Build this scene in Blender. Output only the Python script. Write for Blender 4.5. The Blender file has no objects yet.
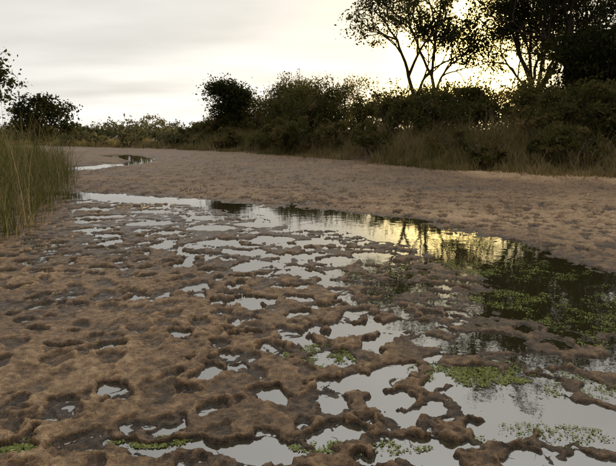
import bpy, math, numpy as np
from mathutils import Vector
rng=np.random.default_rng(7)
SUN_AZ=15.2; SUN_EL=6.4
sd=np.array([math.sin(math.radians(SUN_AZ))*math.cos(math.radians(SUN_EL)),math.cos(math.radians(SUN_AZ))*math.cos(math.radians(SUN_EL)),math.sin(math.radians(SUN_EL))])
sc=bpy.context.scene
# ---------------------------------------------------------------- helpers
TAB=np.random.default_rng(3).random((256,256))
def vn(x,y,s,seed=0):
    x=x*s+seed*17.31; y=y*s+seed*9.77
    ix=np.floor(x).astype(np.int64); iy=np.floor(y).astype(np.int64)
    fx=x-ix; fy=y-iy
    fx=fx*fx*(3-2*fx); fy=fy*fy*(3-2*fy)
    a=TAB[ix&255,iy&255]; b=TAB[(ix+1)&255,iy&255]; c=TAB[ix&255,(iy+1)&255]; d=TAB[(ix+1)&255,(iy+1)&255]
    return (a*(1-fx)+b*fx)*(1-fy)+(c*(1-fx)+d*fx)*fy
def fbm(x,y,s,o=4,seed=0,g=0.5):
    t=0;a=1;n=0
    c,sn=math.cos(0.6),math.sin(0.6)
    for i in range(o):
        t=t+a*vn(x,y,s*(2.03**i),seed+i*3); n+=a; a*=g
        x,y=x*c-y*sn,x*sn+y*c
    return t/n
def clods(x,y,s,seed):
    x=x*s; y=y*s; ix=np.floor(x).astype(np.int64); iy=np.floor(y).astype(np.int64)
    out=np.zeros_like(x)
    for di in (-1,0,1):
        for dj in (-1,0,1):
            a=ix+di; b=iy+dj
            jx=TAB[(a*7+seed)&255,(b*13+seed*3)&255]; jy=TAB[(a*11+seed*5)&255,(b*5+seed)&255]; q=TAB[(a*3+b*17+seed*7)&255,(b*19+a)&255]
            rad=0.25+0.75*q
            d2=((x-a-jx)**2+(y-b-jy)**2)/(rad*rad)
            out=np.maximum(out,np.sqrt(np.clip(1-d2,0,1))*rad*(0.3+0.7*jx))
    return out
def sst(a,b,x):
    t=np.clip((x-a)/(b-a),0,1); return t*t*(3-2*t)
def build(name,V,F,mats,M=None,A=None,smooth=False):
    V=np.asarray(V,dtype=np.float32); F=np.asarray(F,dtype=np.int32)
    me=bpy.data.meshes.new(name)
    me.vertices.add(len(V)); me.vertices.foreach_set("co",V.ravel())
    me.loops.add(len(F)*4); me.loops.foreach_set("vertex_index",F.ravel())
    me.polygons.add(len(F)); me.polygons.foreach_set("loop_start",np.arange(len(F),dtype=np.int32)*4)
    if M is not None: me.polygons.foreach_set("material_index",np.asarray(M,dtype=np.int32))
    me.polygons.foreach_set("use_smooth",np.full(len(F),smooth))
    me.update(calc_edges=True)
    if A is not None:
        at=me.attributes.new("rnd",'FLOAT','POINT'); at.data.foreach_set("value",np.asarray(A,dtype=np.float32))
    for m in mats: me.materials.append(m)
    ob=bpy.data.objects.new(name,me); sc.collection.objects.link(ob)
    return ob
class MB:
    def __init__(s): s.V=[];s.F=[];s.M=[];s.A=[];s.n=0
    def add(s,V,F,m,A):
        s.V.append(V); s.F.append(F+s.n); s.M.append(np.full(len(F),m)); s.A.append(A); s.n+=len(V)
    def make(s,name,mats,smooth=False):
        return build(name,np.concatenate(s.V),np.concatenate(s.F),mats,np.concatenate(s.M),np.concatenate(s.A),smooth)
def leaves(mb,C,size,m=1,tone=None,aspect=0.5):
    n=len(C)
    a=rng.normal(size=(n,3)); a/=np.linalg.norm(a,axis=1)[:,None]
    b=rng.normal(size=(n,3)); b-=a*(a*b).sum(1)[:,None]; b/=np.linalg.norm(b,axis=1)[:,None]
    s=size*(0.6+0.8*rng.random(n))[:,None]
    V=np.stack([C-a*s,C-b*s*aspect,C+a*s,C+b*s*aspect],1).reshape(-1,3)
    F=np.arange(n*4).reshape(-1,4)
    t=rng.random(n) if tone is None else np.clip(tone+rng.normal(size=n)*0.13,0,1)
    mb.add(V,F,m,np.repeat(t,4))
def blades(mb,B,h,ang,lean,w,m=0,segs=4,tone=None):
    n=len(B); t=np.linspace(0,1,segs+1)
    wa=rng.random(n)*math.pi
    W=np.stack([np.cos(wa),np.sin(wa),np.zeros(n)],1)*w[:,None]*0.5
    P=[]
    for tt in t:
        p=B.copy(); k=tt*tt
        p[:,0]+=np.cos(ang)*lean*h*k; p[:,1]+=np.sin(ang)*lean*h*k
        p[:,2]+=h*(tt-0.35*np.minimum(lean,1.5)*tt**3)
        ww=W*(1-tt**1.6*0.92)
        P+= [p-ww,p+ww]
    V=np.stack(P,1).reshape(-1,3); k=2*(segs+1)
    base=(np.arange(n)*k)[:,None]
    F=np.concatenate([base+np.array([[2*i,2*i+1,2*i+3,2*i+2]]) for i in range(segs)],0)
    tn=rng.random(n) if tone is None else tone
    mb.add(V,F,m,np.repeat(tn,k))
def tube(mb,P,R,m=0,sides=6):
    P=np.asarray(P,float); n=len(P)
    T=np.gradient(P,axis=0); T/=np.linalg.norm(T,axis=1)[:,None]+1e-9
    ref=np.array([1,0,0.]) if abs(T[0][2])>0.7 else np.array([0,0,1.])
    U=np.cross(T,ref); U/=np.linalg.norm(U,axis=1)[:,None]+1e-9; W=np.cross(T,U)
    a=np.arange(sides)*2*math.pi/sides
    V=(P[:,None,:]+np.asarray(R)[:,None,None]*(np.cos(a)[None,:,None]*U[:,None,:]+np.sin(a)[None,:,None]*W[:,None,:])).reshape(-1,3)
    F=[[i*sides+j,i*sides+(j+1)%sides,(i+1)*sides+(j+1)%sides,(i+1)*sides+j] for i in range(n-1) for j in range(sides)]
    mb.add(V,np.array(F),m,np.full(len(V),rng.random()))
# ---------------------------------------------------------------- materials
def mat(name):
    m=bpy.data.materials.new(name); m.use_nodes=True; nt=m.node_tree; nt.nodes.clear()
    return m,nt,nt.nodes,nt.links
def ramp(N,stops):
    r=N.new('ShaderNodeValToRGB'); e=r.color_ramp.elements
    while len(e)<len(stops): e.new(0.5)
    for k,(p,c) in enumerate(stops): e[k].position=p; e[k].color=(*c,1)
    return r
def leafmat(name,stops,trans=0.3,rough=0.6):
    m,nt,N,L=mat(name)
    at=N.new('ShaderNodeAttribute'); at.attribute_name='rnd'
    r=ramp(N,stops); L.new(at.outputs['Fac'],r.inputs[0])
    p=N.new('ShaderNodeBsdfDiffuse')
    L.new(r.outputs[0],p.inputs['Color'])
    t=N.new('ShaderNodeBsdfTranslucent'); L.new(r.outputs[0],t.inputs[0])
    x=N.new('ShaderNodeMixShader'); x.inputs[0].default_value=trans
    L.new(p.outputs[0],x.inputs[1]); L.new(t.outputs[0],x.inputs[2])
    o=N.new('ShaderNodeOutputMaterial'); L.new(x.outputs[0],o.inputs[0]); return m
def barkmat(name,c1,c2):
    m,nt,N,L=mat(name)
    n=N.new('ShaderNodeTexNoise'); n.inputs['Scale'].default_value=9; n.inputs['Detail'].default_value=6
    g=N.new('ShaderNodeNewGeometry'); L.new(g.outputs['Position'],n.inputs['Vector'])
    r=ramp(N,[(0.3,c1),(0.7,c2)]); L.new(n.outputs[0],r.inputs[0])
    p=N.new('ShaderNodeBsdfPrincipled'); p.inputs['Roughness'].default_value=0.9
    b=N.new('ShaderNodeBump'); b.inputs['Strength'].default_value=0.6; b.inputs['Distance'].default_value=0.03
    L.new(n.outputs[0],b.inputs['Height']); L.new(b.outputs[0],p.inputs['Normal'])
    L.new(r.outputs[0],p.inputs['Base Color'])
    o=N.new('ShaderNodeOutputMaterial'); L.new(p.outputs[0],o.inputs[0]); return m
bark=barkmat('bark',(0.04,0.03,0.022),(0.1,0.078,0.058))
drift=barkmat('driftwood',(0.08,0.065,0.05),(0.2,0.165,0.13))
leaf_dark=leafmat('leaf_dark',[(0,(0.02,0.026,0.01)),(0.5,(0.045,0.05,0.018)),(1,(0.09,0.085,0.03))],0.35)
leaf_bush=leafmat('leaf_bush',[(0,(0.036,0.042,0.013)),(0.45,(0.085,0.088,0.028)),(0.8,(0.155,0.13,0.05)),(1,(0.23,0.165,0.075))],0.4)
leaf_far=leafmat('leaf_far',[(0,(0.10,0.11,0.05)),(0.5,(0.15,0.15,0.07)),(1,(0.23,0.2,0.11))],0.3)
grass_tan=leafmat('grass_tan',[(0,(0.085,0.09,0.03)),(0.4,(0.18,0.16,0.06)),(0.75,(0.31,0.24,0.11)),(1,(0.44,0.34,0.2))],0.45)
reed_m=leafmat('reed',[(0,(0.06,0.08,0.022)),(0.5,(0.14,0.14,0.045)),(0.85,(0.26,0.21,0.085)),(1,(0.42,0.33,0.18))],0.4)
algae_m=leafmat('algae',[(0,(0.10,0.12,0.03)),(0.5,(0.24,0.27,0.08)),(1,(0.48,0.51,0.22))],trans=0.1,rough=0.45)
def mth(N,L,op,a,b=None,c=None):
    m=N.new('ShaderNodeMath'); m.operation=op
    for i,v in enumerate((a,b,c)):
        if v is None: continue
        if isinstance(v,(int,float)): m.inputs[i].default_value=v
        else: L.new(v,m.inputs[i])
    return m.outputs[0]
gm,nt,N,L=mat('river_sand')
geo=N.new('ShaderNodeNewGeometry'); at=N.new('ShaderNodeAttribute'); at.attribute_name='rnd'
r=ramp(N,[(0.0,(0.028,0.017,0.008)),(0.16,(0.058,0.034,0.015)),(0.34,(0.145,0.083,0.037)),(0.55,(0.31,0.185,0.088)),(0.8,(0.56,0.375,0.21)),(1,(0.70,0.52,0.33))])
n1=N.new('ShaderNodeTexNoise'); n1.inputs['Scale'].default_value=20; n1.inputs['Detail'].default_value=5; n1.inputs['Roughness'].default_value=0.6
L.new(geo.outputs['Position'],n1.inputs['Vector'])
n2=N.new('ShaderNodeTexNoise'); n2.inputs['Scale'].default_value=420; n2.inputs['Detail'].default_value=1
L.new(geo.outputs['Position'],n2.inputs['Vector'])
n3=N.new('ShaderNodeTexVoronoi'); n3.inputs['Scale'].default_value=110
L.new(geo.outputs['Position'],n3.inputs['Vector'])
f=mth(N,L,'MULTIPLY_ADD',n1.outputs[0],1.0,-0.5); f=mth(N,L,'ADD',f,at.outputs['Fac'])
f2=mth(N,L,'MULTIPLY_ADD',n2.outputs[0],1.2,-0.6); f=mth(N,L,'ADD',f,f2)
f3=mth(N,L,'MULTIPLY_ADD',n3.outputs['Distance'],-0.12,0.05); f=mth(N,L,'ADD',f,f3)
f=mth(N,L,'MAXIMUM',f,0.0)
L.new(f,r.inputs[0])
p=N.new('ShaderNodeBsdfPrincipled'); L.new(r.outputs[0],p.inputs['Base Color'])
rr=N.new('ShaderNodeMapRange'); rr.inputs['From Min'].default_value=0.05; rr.inputs['From Max'].default_value=0.45; rr.inputs['To Min'].default_value=0.22; rr.inputs['To Max'].default_value=0.6
L.new(at.outputs['Fac'],rr.inputs[0]); L.new(rr.outputs[0],p.inputs['Roughness'])
p.inputs['Specular IOR Level'].default_value=0.5
hh=mth(N,L,'MULTIPLY_ADD',n2.outputs[0],0.06,n1.outputs[0]); hh=mth(N,L,'MULTIPLY_ADD',n3.outputs['Distance'],-0.06,hh)
b=N.new('ShaderNodeBump'); b.inputs['Strength'].default_value=1.0; b.inputs['Distance'].default_value=0.028
L.new(hh,b.inputs['Height']); L.new(b.outputs[0],p.inputs['Normal'])
o=N.new('ShaderNodeOutputMaterial'); L.new(p.outputs[0],o.inputs[0])
# water
wm,nt,N,L=mat('shallow_water')
geo=N.new('ShaderNodeNewGeometry')
n1=N.new('ShaderNodeTexNoise'); n1.inputs['Scale'].default_value=5; n1.inputs['Detail'].default_value=4
L.new(geo.outputs['Position'],n1.inputs['Vector'])
b=N.new('ShaderNodeBump'); b.inputs['Strength'].default_value=0.06; b.inputs['Distance'].default_value=0.02
L.new(n1.outputs[0],b.inputs['Height'])
fr=N.new('ShaderNodeFresnel'); fr.inputs['IOR'].default_value=4.3; L.new(b.outputs[0],fr.inputs['Normal'])
gl=N.new('ShaderNodeBsdfGlossy'); gl.inputs['Roughness'].default_value=0.02; gl.inputs['Color'].default_value=(1,1,1,1); L.new(b.outputs[0],gl.inputs['Normal'])
tr=N.new('ShaderNodeBsdfTransparent'); tr.inputs[0].default_value=(0.75,0.69,0.52,1)
df=N.new('ShaderNodeBsdfDiffuse'); df.inputs[0].default_value=(0.10,0.085,0.035,1)
xx=N.new('ShaderNodeMixShader'); xx.inputs[0].default_value=0.35; L.new(tr.outputs[0],xx.inputs[1]); L.new(df.outputs[0],xx.inputs[2])
x=N.new('ShaderNodeMixShader'); L.new(fr.outputs[0],x.inputs[0]); L.new(xx.outputs[0],x.inputs[1]); L.new(gl.outputs[0],x.inputs[2])
o=N.new('ShaderNodeOutputMaterial'); L.new(x.outputs[0],o.inputs[0])
# ---------------------------------------------------------------- terrain
ys=[-12.0]
while ys[-1]<1.5: ys.append(ys[-1]+max(0.02,0.12*(1.5-ys[-1])))
while ys[-1]<1500:
    Y=ys[-1]; ys.append(Y+min(0.006*(Y/2.2)**1.5,0.03*Y))
ys=np.array(ys)
xp=list(np.arange(0,2.6,0.008)); st=0.008
while xp[-1]<700:
    st*=1.011 if xp[-1]<12 else 1.09
    xp.append(xp[-1]+st)
xp=np.array(xp); xs=np.concatenate([-xp[:0:-1],xp])
X,Y=np.meshgrid(xs,ys)
EX=[-30,-8,-5.7,-2.4,.42,2,2.9,3.4,4.2,6,12]; EY=[16,13.6,13.2,11.9,10.3,8.8,7.3,6.0,4.6,2,-3]
BX=[-200,-60,-25,-14,-7,-1.6,1.9,4.3,8.6,20,60]; BY=[75,60,48,41,36,30,24,18.9,15.3,8,-10]
LY=[-12,4,8,13,20,36,48,60,200]; LX=[-4.2,-4.2,-4.7,-6.4,-9.5,-19,-34,-60,-200]
def bank_t(x,y): return (y-np.interp(x,BX,BY))*0.8
def left_t(x,y): return np.interp(y,LY,LX)-x
def trough(x,y,pts,wd,s0,s1):
    tot=np.zeros_like(x)
    for (a,b,wa,wb) in zip(pts[:-1],pts[1:],wd[:-1],wd[1:]):
        ax,ay=a; bx,by=b; dx=bx-ax; dy=by-ay; q=np.clip(((x-ax)*dx+(y-ay)*dy)/(dx*dx+dy*dy),0,1)
        d=np.hypot(x-ax-q*dx,y-ay-q*dy)/(wa+(wb-wa)*q)
        tot=np.maximum(tot,1-sst(s0,s1,d))
    return tot
def level(x,y):
    big=fbm(x,y,0.5,3,11)-0.5
    te=y-np.interp(x,EX,EY)+ (fbm(x,y,1.1,3,31)-0.5)*1.1
    L=0.018+0.03*big
    L=L+ 0.06*sst(-0.15,1.3,te)
    L=L+0.020*sst(4.8,3.2,y)*sst(1.1,-0.6,x)
    L=L+0.022*sst(-0.8,-2.2,x)*sst(7.5,5.5,y)
    L=L+0.004*sst(0.2,-0.9,x)*sst(3.6,2.8,y)
    L=L-0.013*sst(4.8,6.2,y)*sst(-4.4,-2.4,x+0*y)*sst(1.6,.6,x)*(1-sst(-0.15,.5,te))
    L=L-0.010*sst(0.9,1.5,x)*sst(5.0,4.0,y)
    wx=x+(fbm(x,y,1.3,3,33)-.5)*1.2; wy=y+(fbm(x,y,1.3,3,34)-.5)*1.2
    pts=[(-8.5,13.5),(-5,12.3),(-2.4,11.1),(-.3,9.8),(1.2,8.2),(2.1,6.6),(2.45,5.2),(2.6,4.0),(3.0,2.6),(3.4,0)]
    wd=[.4,.5,.45,.5,.7,.85,.75,.5,.4,.3]
    L=L-(0.050-0.006*sst(1.0,2.0,x))*trough(wx,wy,pts,wd,0.4,1.5)
    pts=[(-7.6,13.5),(-8.6,16),(-9.3,18.5),(-9.3,21.5),(-7.8,25.0),(-8.8,28.5),(-12,33)]
    L=L-0.14*trough(wx,wy+(fbm(x,y,.6,2,35)-.5)*2,pts,[.5,.8,1.1,1.5,.9,1.2,1.3],0.2,1.3)
    L=L-0.09*trough(wx,wy,[(-6.5,15.2),(-5.0,15.6)],[.35,.35],0.2,1.4)
    return L
H=level(X,Y)
fade=sst(60,25,Y)*sst(30,15,np.abs(X))
WX=X+(fbm(X,Y,8,3,5)-0.5)*0.16+(fbm(X,Y,32,3,6,.6)-.5)*0.04; WY=Y+(fbm(X,Y,8,3,8)-0.5)*0.16+(fbm(X,Y,32,3,9,.6)-.5)*0.04
D=np.zeros_like(H); RIM=np.zeros_like(H)
def splat(cx,cy,rx,ry,an,dep,soft=0.5,rim=0.25,add=False):
    R=max(rx,ry)*1.8+0.06
    i0,i1=np.searchsorted(ys,[cy-R,cy+R]); j0,j1=np.searchsorted(xs,[cx-R,cx+R])
    if i1-i0<2 or j1-j0<2: return
    wx=WX[i0:i1,j0:j1]-cx; wy=WY[i0:i1,j0:j1]-cy
    c,s=math.cos(an),math.sin(an)
    d=np.hypot((wx*c+wy*s)/rx,(-wx*s+wy*c)/ry)
    pr=-dep*(1-sst(soft,1.05,d))
    D[i0:i1,j0:j1]=np.minimum(D[i0:i1,j0:j1],pr)
    RIM[i0:i1,j0:j1]+=rim*dep*np.exp(-((d-1.15)/0.14)**2)
def track(cx,cy,s,an):
    te=cy-np.interp(cx,EX,EY)
    dep=(0.014+0.036*rng.random()**1.3) if te<0.3 else (0.022+0.045*rng.random())
    if te>0.3: s*=1.15
    splat(cx,cy,s*(1.1+0.5*rng.random()),s,an,dep*min(1,s/0.065),0.6+0.32*rng.random(),0.15+.28*rng.random())
for k in range(7600):
    cy=0.6+32*rng.random()**1.25; cx=rng.uniform(-1,1)*min(13,cy*.8+3)
    track(cx,cy,0.03+0.08*rng.random()**1.4,rng.random()*math.pi)
for k in range(360):
    cy=rng.uniform(1,24); cx=rng.uniform(-1,1)*(cy*.6+1); h=rng.normal()*0.7+1.57; s=.05+.05*rng.random()
    for i in range(int(rng.integers(5,13))):
        cx+=math.cos(h)*0.3+rng.normal()*.04; cy+=math.sin(h)*.3+rng.normal()*.04
        o=(1 if i%2 else -1)*.08; track(cx-math.sin(h)*o,cy+math.cos(h)*o,s,h)
PUD=[(-.18,2.81,.115,.115,.085),(.31,2.98,.21,.15,.075),(.15,3.35,.18,.13,.065),(1.15,2.8,.36,.32,.085),(1.45,2.55,.25,.24,.08),(.93,2.47,.15,.11,.075),(.98,3.12,.26,.12,.06),
(1.31,3.63,.27,.22,.085),(.42,3.9,.25,.13,.06),(.8,3.95,.18,.16,.05),(-.56,4.55,.17,.14,.075),(-.19,4.97,.22,.09,.065),(-.7,5.75,.15,.26,.06),(-1.42,5.85,.15,.2,.065),
(-.45,3.78,.12,.06,.08),(-.43,3.17,.11,.05,.085),(-1.76,3.56,.11,.05,.085),(-2.3,5.7,.18,.1,.085),(-2.67,7.1,.17,.25,.075),(-.3,2.30,.42,.08,.085),(-.8,2.33,.22,.06,.085),(.5,2.28,.35,.07,.075),
(-1.4,2.32,.1,.06,.085),(.9,5.0,.28,.25,.05),(-.05,5.5,.28,.12,.055),(.3,5.1,.25,.12,.055),(-.1,6.3,.3,.16,.06),(.35,6.1,.22,.2,.055),(-1.2,7.1,.3,.26,.055),(-.5,7.3,.35,.26,.05),(-1.9,6.9,.18,.25,.06),
(.1,7.1,.3,.22,.05),(-1.5,8.2,.4,.26,.05),(-2.6,8.6,.4,.25,.055),(-3.6,9.3,.4,.25,.06),(.35,4.5,.15,.08,.05),(2.0,3.2,.3,.18,.06),(-.9,6.5,.25,.15,.05),(-.4,5.9,.15,.15,.05),(-2.1,7.8,.22,.2,.06),(-1.5,6.4,.18,.12,.055),(.8,6.3,.3,.25,.05),
(-3.3,8.0,.3,.22,.07),(-4.2,10.2,.45,.25,.07),(-3.0,9.9,.4,.22,.05),(-1.8,9.2,.45,.25,.05),(-.8,8.5,.4,.25,.05),(-2.9,7.6,.2,.15,.07),(-3.7,8.8,.25,.18,.07),(.1,8.2,.4,.25,.05),(-4.9,11.2,.4,.25,.06)]
for (cx,cy,rx,ry,dp) in PUD: splat(cx,cy,rx,ry,(rng.random()-.5)*0.5,dp,0.75,0.12)
RIM=np.minimum(RIM,0.015)
D=np.maximum(D,-.085)
n_f=fbm(X,Y,6,4,21,0.55)-0.5
dryside=0.15+0.85*sst(-.012,.018,H+D)
cm=sst(0.35,0.65,fbm(X,Y,2.2,3,66))*0.8+0.3
cr=clods(X+(fbm(X,Y,25,2,67)-.5)*.05,Y+(fbm(X,Y,25,2,68)-.5)*.05,17,5)*0.022+clods(X,Y,36,9)*0.010*sst(9,5,Y)
crumb=fbm(X,Y,40,3,55,0.6)-0.5
rough=0.85+0.85*sst(9,14,Y)
base=H+(D+RIM+n_f*0.032*rough)*fade
nearf=sst(10,7,Y)
flat=np.where(base>0.010,0.010+0.028*np.tanh((base-0.010)/0.036),base)
base=base*(1-nearf)+flat*nearf
H=base+((cr*cm-0.005)*dryside*(1+.3*sst(9,14,Y))+crumb*0.011*dryside)*fade
bt=bank_t(X,Y)+(fbm(X,Y,0.5,3,61)-0.5)*1.6; lt=left_t(X,Y)+(fbm(X,Y,0.8,3,71)-0.5)*1.0
bh=0.3+1.0*sst(-12,0,X)
H=H+0.1*sst(-3.0,-0.6,bt)+bh*sst(0,8,bt)+ (fbm(X,Y,0.3,3,81)-0.5)*0.4*sst(0,6,bt)
H=H+0.4*sst(-0.2,5,lt)
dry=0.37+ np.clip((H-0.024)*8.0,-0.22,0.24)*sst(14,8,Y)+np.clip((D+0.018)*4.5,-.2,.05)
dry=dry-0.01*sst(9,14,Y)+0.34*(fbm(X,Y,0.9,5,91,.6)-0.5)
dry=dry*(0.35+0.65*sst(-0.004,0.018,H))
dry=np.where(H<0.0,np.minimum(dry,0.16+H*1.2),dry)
dry=dry+0.3*sst(-2.6,-1.0,bt)*sst(4,6,X)*sst(0.6,0.0,bt)
veg=np.maximum(sst(0.2,1.5,bt),sst(0.1,1,lt)*0.9)
dry=np.clip(dry*(1-veg)+veg*0.25,0,0.8)
ny,nx=X.shape
V=np.stack([X.ravel(),Y.ravel(),H.ravel()],1)
ii=(np.arange(ny-1)[:,None]*nx+np.arange(nx-1)[None,:]).ravel()
F=np.stack([ii,ii+1,ii+nx+1,ii+nx],1)
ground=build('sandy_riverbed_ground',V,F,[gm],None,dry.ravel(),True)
def gh(x,y):
    i=np.clip(np.searchsorted(ys,y),0,ny-1); j=np.clip(np.searchsorted(xs,x),0,nx-1)
    return H[i,j]
wv=np.array([[-20,-6,0],[9,-6,0],[9,38,0],[-20,38,0]],float)
build('shallow_river_water',wv,[[0,1,2,3]],[wm])
# ---------------------------------------------------------------- algae
mb=MB()
ALG=[(1.75,7.3,.6,.5,1500),(2.1,5.8,.6,.35,2000),(2.65,5.35,.5,.3,1600),(1.5,5.6,.4,.3,1200),(2.14,3.95,.35,.35,2600),(1.9,4.6,.35,.25,1700),(.15,3.38,.26,.17,3600),(1.05,3.14,.34,.16,3800),(.25,2.32,.28,.05,900),
(-1.42,2.33,.14,.06,1400),(-.78,2.37,.17,.045,900),(1.15,2.42,.3,.1,600),(.82,5.7,.4,.35,1100),(1.6,2.95,.2,.15,700),(2.9,4.4,.4,.35,1500),(.9,4.6,.4,.3,700),(1.3,8.6,.9,.5,600),(2.4,6.8,.5,.4,1000)]
for (cx,cy,rx,ry,n) in ALG:
    n=int(n*2.6)
    a=rng.random(n)*2*math.pi; q=np.sqrt(rng.random(n))*1.25
    x=cx+np.cos(a)*q*rx; y=cy+np.sin(a)*q*ry
    dens=fbm(x,y,7,5,101,0.8); k=(dens>0.48+0.13*q*rng.random(n))&(gh(x,y)<0.004)
    x=x[k];y=y[k]; m=len(x)
    if m==0: continue
    s=(0.003+0.0065*rng.random(m)**2)*(1+0.05*max(0,cy-3)); an=rng.random(m)*math.pi
    C=np.stack([x,y,0.003+0.004*rng.random(m)],1)
    A1=np.stack([np.cos(an)*s,np.sin(an)*s,rng.normal(size=m)*0.0012],1); B1=np.stack([-np.sin(an)*s*.55,np.cos(an)*s*.55,rng.normal(size=m)*0.0012],1)
    Vv=np.stack([C-A1,C-B1,C+A1,C+B1],1).reshape(-1,3)
    mb.add(Vv,np.arange(m*4).reshape(-1,4),0,np.repeat(np.clip(rng.normal(size=m)*0.2+0.35+(dens[k]-.5)*1.4,0,1),4))
mb.make('floating_algae',[algae_m])
# ---------------------------------------------------------------- bushes / trees
def bush(mb,cx,cy,w,h,n,size,tone=0.45,z0=None):
    z=gh(np.array([cx]),np.array([cy]))[0] if z0 is None else z0
    nc=int(7+w*3.5)
    for _ in range(3):
        a=rng.random()*6.28
        tube(mb,[(cx,cy,z-0.1),(cx+math.cos(a)*w*.15,cy+math.sin(a)*w*.15,z+h*.35),(cx+math.cos(a)*w*.4,cy+math.sin(a)*w*.4,z+h*.75)],[0.06,0.04,0.015],0,5)
    for k in range(nc):
        a=rng.random()*2*math.pi; q=math.sqrt(rng.random())*w*0.5; u=rng.random()
        top=h*math.sqrt(max(0.05,1-(q/(w*0.56))**2))
        zz=top*(0.18+0.82*u**0.7)
        cr=min(w,h)*(0.11+0.13*rng.random())
        m=n//nc
        P=rng.normal(size=(m,3)); P/=np.linalg.norm(P,axis=1)[:,None]; P*=(rng.random(m)**0.45)[:,None]*cr*np.array([1.15,1.15,0.85])
        P+=np.array([cx+math.cos(a)*q,cy+math.sin(a)*q,z+max(zz-cr*.4,cr*.3)])
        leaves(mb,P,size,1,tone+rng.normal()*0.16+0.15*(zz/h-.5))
    m=max(6,n//60); a=rng.random(m)*6.28; q=np.sqrt(rng.random(m))*w*.5
    top=h*np.sqrt(np.clip(1-(q/(w*.6))**2,0.05,1))
    for i in range(0,m,3):
        b0=np.array([cx+math.cos(a[i])*q[i],cy+math.sin(a[i])*q[i],z+top[i]*.8]); d=np.array([rng.normal()*.2,rng.normal()*.2,h*.25])
        t=rng.random(14)[:,None]
        leaves(mb,b0+d*t+rng.normal(size=(14,3))*.05,size*.8,1,tone)
def tree(name,cx,cy,h,spread,seed,lm,leafn=26,size=0.1,clear=0.35,lean=(0,0),trunk_r=0.16,cl=0.42,depth=4,nbr=3,drop=.12):
    global rng
    old=rng; rng=np.random.default_rng(seed); mb=MB()
    z=gh(np.array([cx]),np.array([cy]))[0]-0.15
    tips=[]
    def grow(p,d,l,r,lev):
        n=5; P=[p]; 
        for i in range(n):
            d=d+rng.normal(size=3)*0.13+np.array([0,0,0.04]); d/=np.linalg.norm(d)
            p=p+d*l/n; P.append(p)
        tube(mb,P,np.linspace(r,r*0.6,n+1),0,7 if lev<2 else 5)
        if lev>=depth: tips.append((p,d,l)); tips.append((P[3],d,l)); return
        if lev==depth-1: tips.append((P[4],d,l))
        k=nbr+(rng.random()<0.4)
        for i in range(k):
            ax=rng.normal(size=3); ax-=d*(ax@d); ax/=np.linalg.norm(ax)
            sp=(0.45+0.5*rng.random())*(1.0 if i else 0.45)
            nd=d*math.cos(sp)+ax*math.sin(sp)*spread; nd[2]+=0.08; nd/=np.linalg.norm(nd)
            st=P[-1] if i<2 else P[3]
            grow(st,nd,l*(0.62+0.2*rng.random()),r*0.58*(1 if i else 1.05),lev+1)
    d0=np.array([lean[0],lean[1],1.0]); d0/=np.linalg.norm(d0)
    grow(np.array([cx,cy,z]),d0,h*clear,trunk_r,0)
    for (p,d,l) in tips:
        if rng.random()<drop: continue
        m=int(leafn*(0.5+rng.random())); c=cl*(0.6+0.7*rng.random())
        P=rng.normal(size=(m,3))*np.array([c,c,c*0.6])*0.62+p+d*0.1
        leaves(mb,P,size,1,0.4+rng.normal()*0.15)
    ob=mb.make(name,[bark,lm]); rng=old; return ob
TR=[(6.6,32,10.5,1.15,11,27,(-0.16,0.0),.17,.5,.3),(8.1,35,11.5,1.0,12,21,(-0.06,0),.17,.45,.3),(11.7,30,11.5,1.0,13,32,(0.06,0),.16,.5,.34),(12.7,31,12.5,.95,14,32,(-.0,0),.17,.5,.34),
(13.2,27,11,1.1,15,30,(.05,0),.15,.5,.3),(15,29,12.5,1.1,16,30,(-.04,0),.17,.52,.3),(17,27,12,1.1,17,30,(0,0),.18,.52,.28),(19.5,31,12.5,1.1,18,30,(0,0),.18,.55,.3),(23,27,12,1.1,20,26,(0,0),.18,.6,.3),
(14.2,25,6.5,1.3,22,24,(0,0),.12,.46,.24),(16.8,24,7.5,1.3,23,24,(0,0),.13,.48,.26),(14.0,35,11,1.1,24,26,(0.02,0),.15,.5,.3),(12.0,26,6.2,1.2,25,24,(0.05,0),.11,.45,.25)]
for (cx,cy,h,s,sd_,ln,le,tr_,cl,clr) in TR:
    tree('riverine_tree',cx,cy,h,s,sd_,leaf_dark,ln,0.085,clr+.03,le,tr_,cl,drop=.13)
tree('rounded_fig_tree',-6.3,45,7.0,1.5,43,leaf_dark,30,0.11,0.24,(0,0),.2,.75,drop=0.1)
tree('left_bank_tree',-18.2,36,5.8,1.8,35,leaf_dark,20,0.11,0.26,(0,0),.15,.55)
tree('left_bank_tree',-17.6,29,7.6,1.1,36,leaf_dark,24,0.11,0.3,(0,0),.13,.5)
def skyline(x,y):
    return np.interp(x/y,[-.3,-.22,-.17,-.1,-.075,-.035,.08,.2,.3,.7],[.006,.012,.026,.042,.07,.094,.092,.084,.09,.1])
mb=MB()
for k in range(260):
    x=rng.uniform(-11,32); yb=np.interp(x,BX,BY); t=rng.uniform(1.2,17)
    y=yb+t
    Hf=1.5+skyline(x,y)*y
    Htot=Hf*(0.42+0.58*min(1,t/8))*(0.8+0.3*rng.random())
    z=gh(np.array([x]),np.array([y]))[0]
    h=max(0.7,Htot-z); w=h*(0.8+0.5*rng.random())
    if t<5: h*=0.6+.4*rng.random()
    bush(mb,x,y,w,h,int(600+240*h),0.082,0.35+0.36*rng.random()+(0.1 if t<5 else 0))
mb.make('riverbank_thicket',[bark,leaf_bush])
mb=MB()
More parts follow.
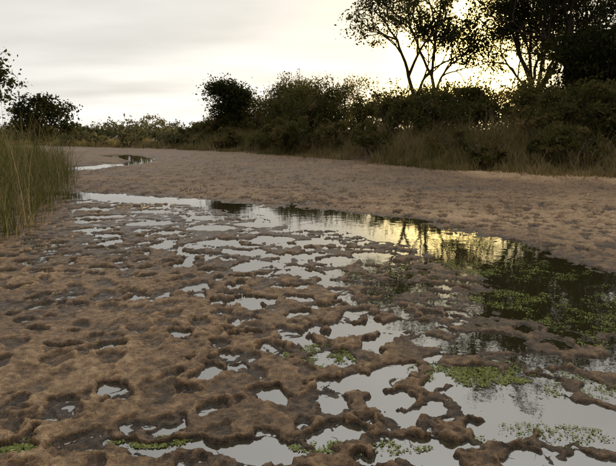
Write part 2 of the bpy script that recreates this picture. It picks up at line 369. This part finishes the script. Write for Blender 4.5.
for k in range(150):
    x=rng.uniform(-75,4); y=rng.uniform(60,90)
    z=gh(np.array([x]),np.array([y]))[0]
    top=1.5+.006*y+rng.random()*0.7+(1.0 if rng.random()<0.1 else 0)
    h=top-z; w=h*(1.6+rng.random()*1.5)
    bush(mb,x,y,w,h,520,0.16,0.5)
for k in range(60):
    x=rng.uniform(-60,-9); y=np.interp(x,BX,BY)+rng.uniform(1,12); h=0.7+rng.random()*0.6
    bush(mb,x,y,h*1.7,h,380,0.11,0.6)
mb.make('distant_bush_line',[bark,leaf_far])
mb=MB()
for k in range(46):
    y=rng.uniform(20,60); x=np.interp(y,LY,LX)-rng.uniform(2,16); h=0.8+rng.random()*0.8
    bush(mb,x,y,h*1.5,h,600,0.09,0.45)
mb.make('left_bank_bushes',[bark,leaf_bush])
# ---------------------------------------------------------------- grasses
def tufts(mb,x,y,nb,h,hv,w,lean,rad,tone,tv=0.2):
    n=len(x)
    X0=np.repeat(x,nb)+rng.normal(size=n*nb)*rad; Y0=np.repeat(y,nb)+rng.normal(size=n*nb)*rad
    Z0=gh(X0,Y0)-0.02
    hh=np.repeat(h*(1+hv*(rng.random(n)-.5)),nb)*(0.4+0.7*rng.random(n*nb))
    tn=np.clip(np.repeat(tone+rng.normal(size=n)*tv*.9,nb)+rng.normal(size=n*nb)*tv,0,1)
    blades(mb,np.stack([X0,Y0,Z0],1),hh,rng.random(n*nb)*2*math.pi,lean*(0.2+rng.random(n*nb)*1.2),w*(0.7+0.6*rng.random(n*nb)),0,4,tn)
mb=MB()
n=4200
x=rng.uniform(-9,26,n); t=rng.random(n)**1.2*8.5-0.3
y=np.interp(x,BX,BY)+t+rng.normal(size=n)*0.35
k=(fbm(x,y,0.7,3,121)>0.42)|(t>2.5); x=x[k];y=y[k];t=t[k]
hs=0.25+0.5*sst(0,3,t)+0.6*(fbm(x,y,0.5,2,131)-.3)
tufts(mb,x,y,17,np.maximum(.2,1.0*hs),0.9,0.02,0.6,0.15,0.55+0.4*(fbm(x,y,.35,2,141)-.5)*2)
x=rng.uniform(-50,-6,1300); y=np.interp(x,BX,BY)+rng.random(1300)*7
tufts(mb,x,y,12,0.55,0.6,0.035,0.6,0.2,0.6)
mb.make('bank_grass',[grass_tan])
mb=MB()
n=380
y=4.5+rng.random(n)**1.1*20; x=np.interp(y,LY,LX)-rng.random(n)**1.1*2.8+0.6
tufts(mb,x,y,12,0.6+0.8*rng.random(n),0.6,0.009,0.7,0.11,0.5,0.25)
n=260
y=6.0+rng.random(n)*13; x=np.interp(y,LY,LX)-rng.random(n)*2.4+0.5
tufts(mb,x,y,4,1.7+0.6*rng.random(n),0.3,0.011,0.35,0.16,0.65,0.25)
n=600
y=14+rng.random(n)*40; x=np.interp(y,LY,LX)-rng.random(n)*9+0.3
tufts(mb,x,y,11,0.9,0.7,0.025,0.5,0.2,0.5,0.2)
mb.make('reed_bed',[reed_m])
mb=MB()
P=np.array([(1.2,2.4),(1.28,2.44),(1.1,2.35),(-1.45,2.34),(.0,3.3),(.9,3.15),(-.8,2.36),(1.9,4.6),(2.1,5.9),(1.35,3.2)])
tufts(mb,P[:,0],P[:,1],7,0.07,0.5,0.004,1.2,0.03,0.3,0.15)
mb.make('green_grass_sprigs',[reed_m])
mb=MB()
for k in range(420):
    yy=2.1+rng.random()**1.5*6; xx=rng.uniform(-0.7,0.7)*yy
    z=gh(np.array([xx]),np.array([yy]))[0]
    if z<0.01: continue
    l=0.02+0.07*rng.random()**2; a=rng.random()*6.28
    tube(mb,[(xx,yy,z+.004),(xx+math.cos(a)*l*.5,yy+math.sin(a)*l*.5,z+.010),(xx+math.cos(a+.3)*l,yy+math.sin(a+.3)*l,z+.005)],[.0018,.0022,.001],0,4)
mb.make('twig_litter',[drift])
# ---------------------------------------------------------------- sky, sun, camera
w=bpy.data.worlds.new("World"); sc.world=w; w.use_nodes=True
N=w.node_tree.nodes; L=w.node_tree.links; N.clear()
sky=N.new('ShaderNodeTexSky'); sky.sky_type='NISHITA'; sky.sun_disc=False
sky.sun_elevation=math.radians(SUN_EL); sky.sun_rotation=math.radians(SUN_AZ); sky.dust_density=3
tc=N.new('ShaderNodeTexCoord')
vm=N.new('ShaderNodeVectorMath'); vm.operation='DOT_PRODUCT'; L.new(tc.outputs['Generated'],vm.inputs[0]); vm.inputs[1].default_value=tuple(sd)
dt=mth(N,L,'MAXIMUM',vm.outputs['Value'],0.0)
sp=N.new('ShaderNodeSeparateXYZ'); L.new(tc.outputs['Generated'],sp.inputs[0])
z=mth(N,L,'MAXIMUM',sp.outputs['Z'],0.0)
den=mth(N,L,'ADD',z,0.12)
cx=mth(N,L,'DIVIDE',sp.outputs['X'],den); cy=mth(N,L,'DIVIDE',sp.outputs['Y'],den)
cmb=N.new('ShaderNodeCombineXYZ'); L.new(mth(N,L,'MULTIPLY',cx,0.55),cmb.inputs[0]); L.new(cy,cmb.inputs[1])
cn=N.new('ShaderNodeTexNoise'); cn.inputs['Scale'].default_value=0.9; cn.inputs['Detail'].default_value=5; cn.inputs['Roughness'].default_value=0.45
L.new(cmb.outputs[0],cn.inputs['Vector'])
hz=mth(N,L,'POWER',2.718,mth(N,L,'MULTIPLY',z,-5.5))
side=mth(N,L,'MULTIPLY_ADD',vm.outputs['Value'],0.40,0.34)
g1=mth(N,L,'POWER',dt,14.0); g2=mth(N,L,'POWER',dt,240.0); g3=mth(N,L,'POWER',dt,80.0)
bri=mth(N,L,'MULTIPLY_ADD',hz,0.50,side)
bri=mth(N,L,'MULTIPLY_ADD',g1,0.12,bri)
zr=N.new('ShaderNodeMapRange'); zr.interpolation_type='SMOOTHSTEP'; zr.inputs['From Min'].default_value=0.38; zr.inputs['From Max'].default_value=0.8; zr.inputs['To Min'].default_value=0; zr.inputs['To Max'].default_value=0.5  # extra overhead sky brightness, added to light the ground from above
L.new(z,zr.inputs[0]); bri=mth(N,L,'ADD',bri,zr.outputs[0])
cl=mth(N,L,'MULTIPLY_ADD',cn.outputs[0],1.1,0.45)
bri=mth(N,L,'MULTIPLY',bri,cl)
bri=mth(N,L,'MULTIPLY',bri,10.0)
vs=N.new('ShaderNodeVectorMath'); vs.operation='SCALE'; vs.inputs[0].default_value=(1.0,0.98,0.925); L.new(bri,vs.inputs['Scale'])
vg=N.new('ShaderNodeVectorMath'); vg.operation='SCALE'; vg.inputs[0].default_value=(80,56,16); L.new(g2,vg.inputs['Scale'])
va=N.new('ShaderNodeVectorMath'); va.operation='ADD'; L.new(vs.outputs[0],va.inputs[0]); L.new(vg.outputs[0],va.inputs[1])
vh=N.new('ShaderNodeVectorMath'); vh.operation='SCALE'; vh.inputs[0].default_value=(1.5,0.2,-5.6); L.new(g3,vh.inputs['Scale'])
vb=N.new('ShaderNodeVectorMath'); vb.operation='ADD'; L.new(va.outputs[0],vb.inputs[0]); L.new(vh.outputs[0],vb.inputs[1])
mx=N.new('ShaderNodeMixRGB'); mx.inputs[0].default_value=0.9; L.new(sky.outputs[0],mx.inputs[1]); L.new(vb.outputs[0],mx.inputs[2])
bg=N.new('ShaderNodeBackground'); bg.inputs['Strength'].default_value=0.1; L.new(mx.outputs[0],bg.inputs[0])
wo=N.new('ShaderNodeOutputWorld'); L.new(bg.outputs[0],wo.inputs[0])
sl=bpy.data.lights.new('sun','SUN'); sl.energy=5.0; sl.angle=math.radians(2.5); sl.color=(1,0.74,0.42)
so=bpy.data.objects.new('sun',sl); sc.collection.objects.link(so)
so.rotation_euler=Vector(tuple(-sd)).to_track_quat('-Z','Y').to_euler()
cam=bpy.data.cameras.new('camera'); cam.sensor_width=36; cam.lens=31.15; cam.clip_end=3000; cam.clip_start=0.05
co=bpy.data.objects.new('camera',cam); sc.collection.objects.link(co)
co.location=(0,0,1.5); co.rotation_euler=(math.radians(90-10.9),0,0); sc.camera=co
sc.view_settings.view_transform='Standard'
try: sc.view_settings.look='None'
except: pass
sc.view_settings.exposure=0
print('verts',len(V))
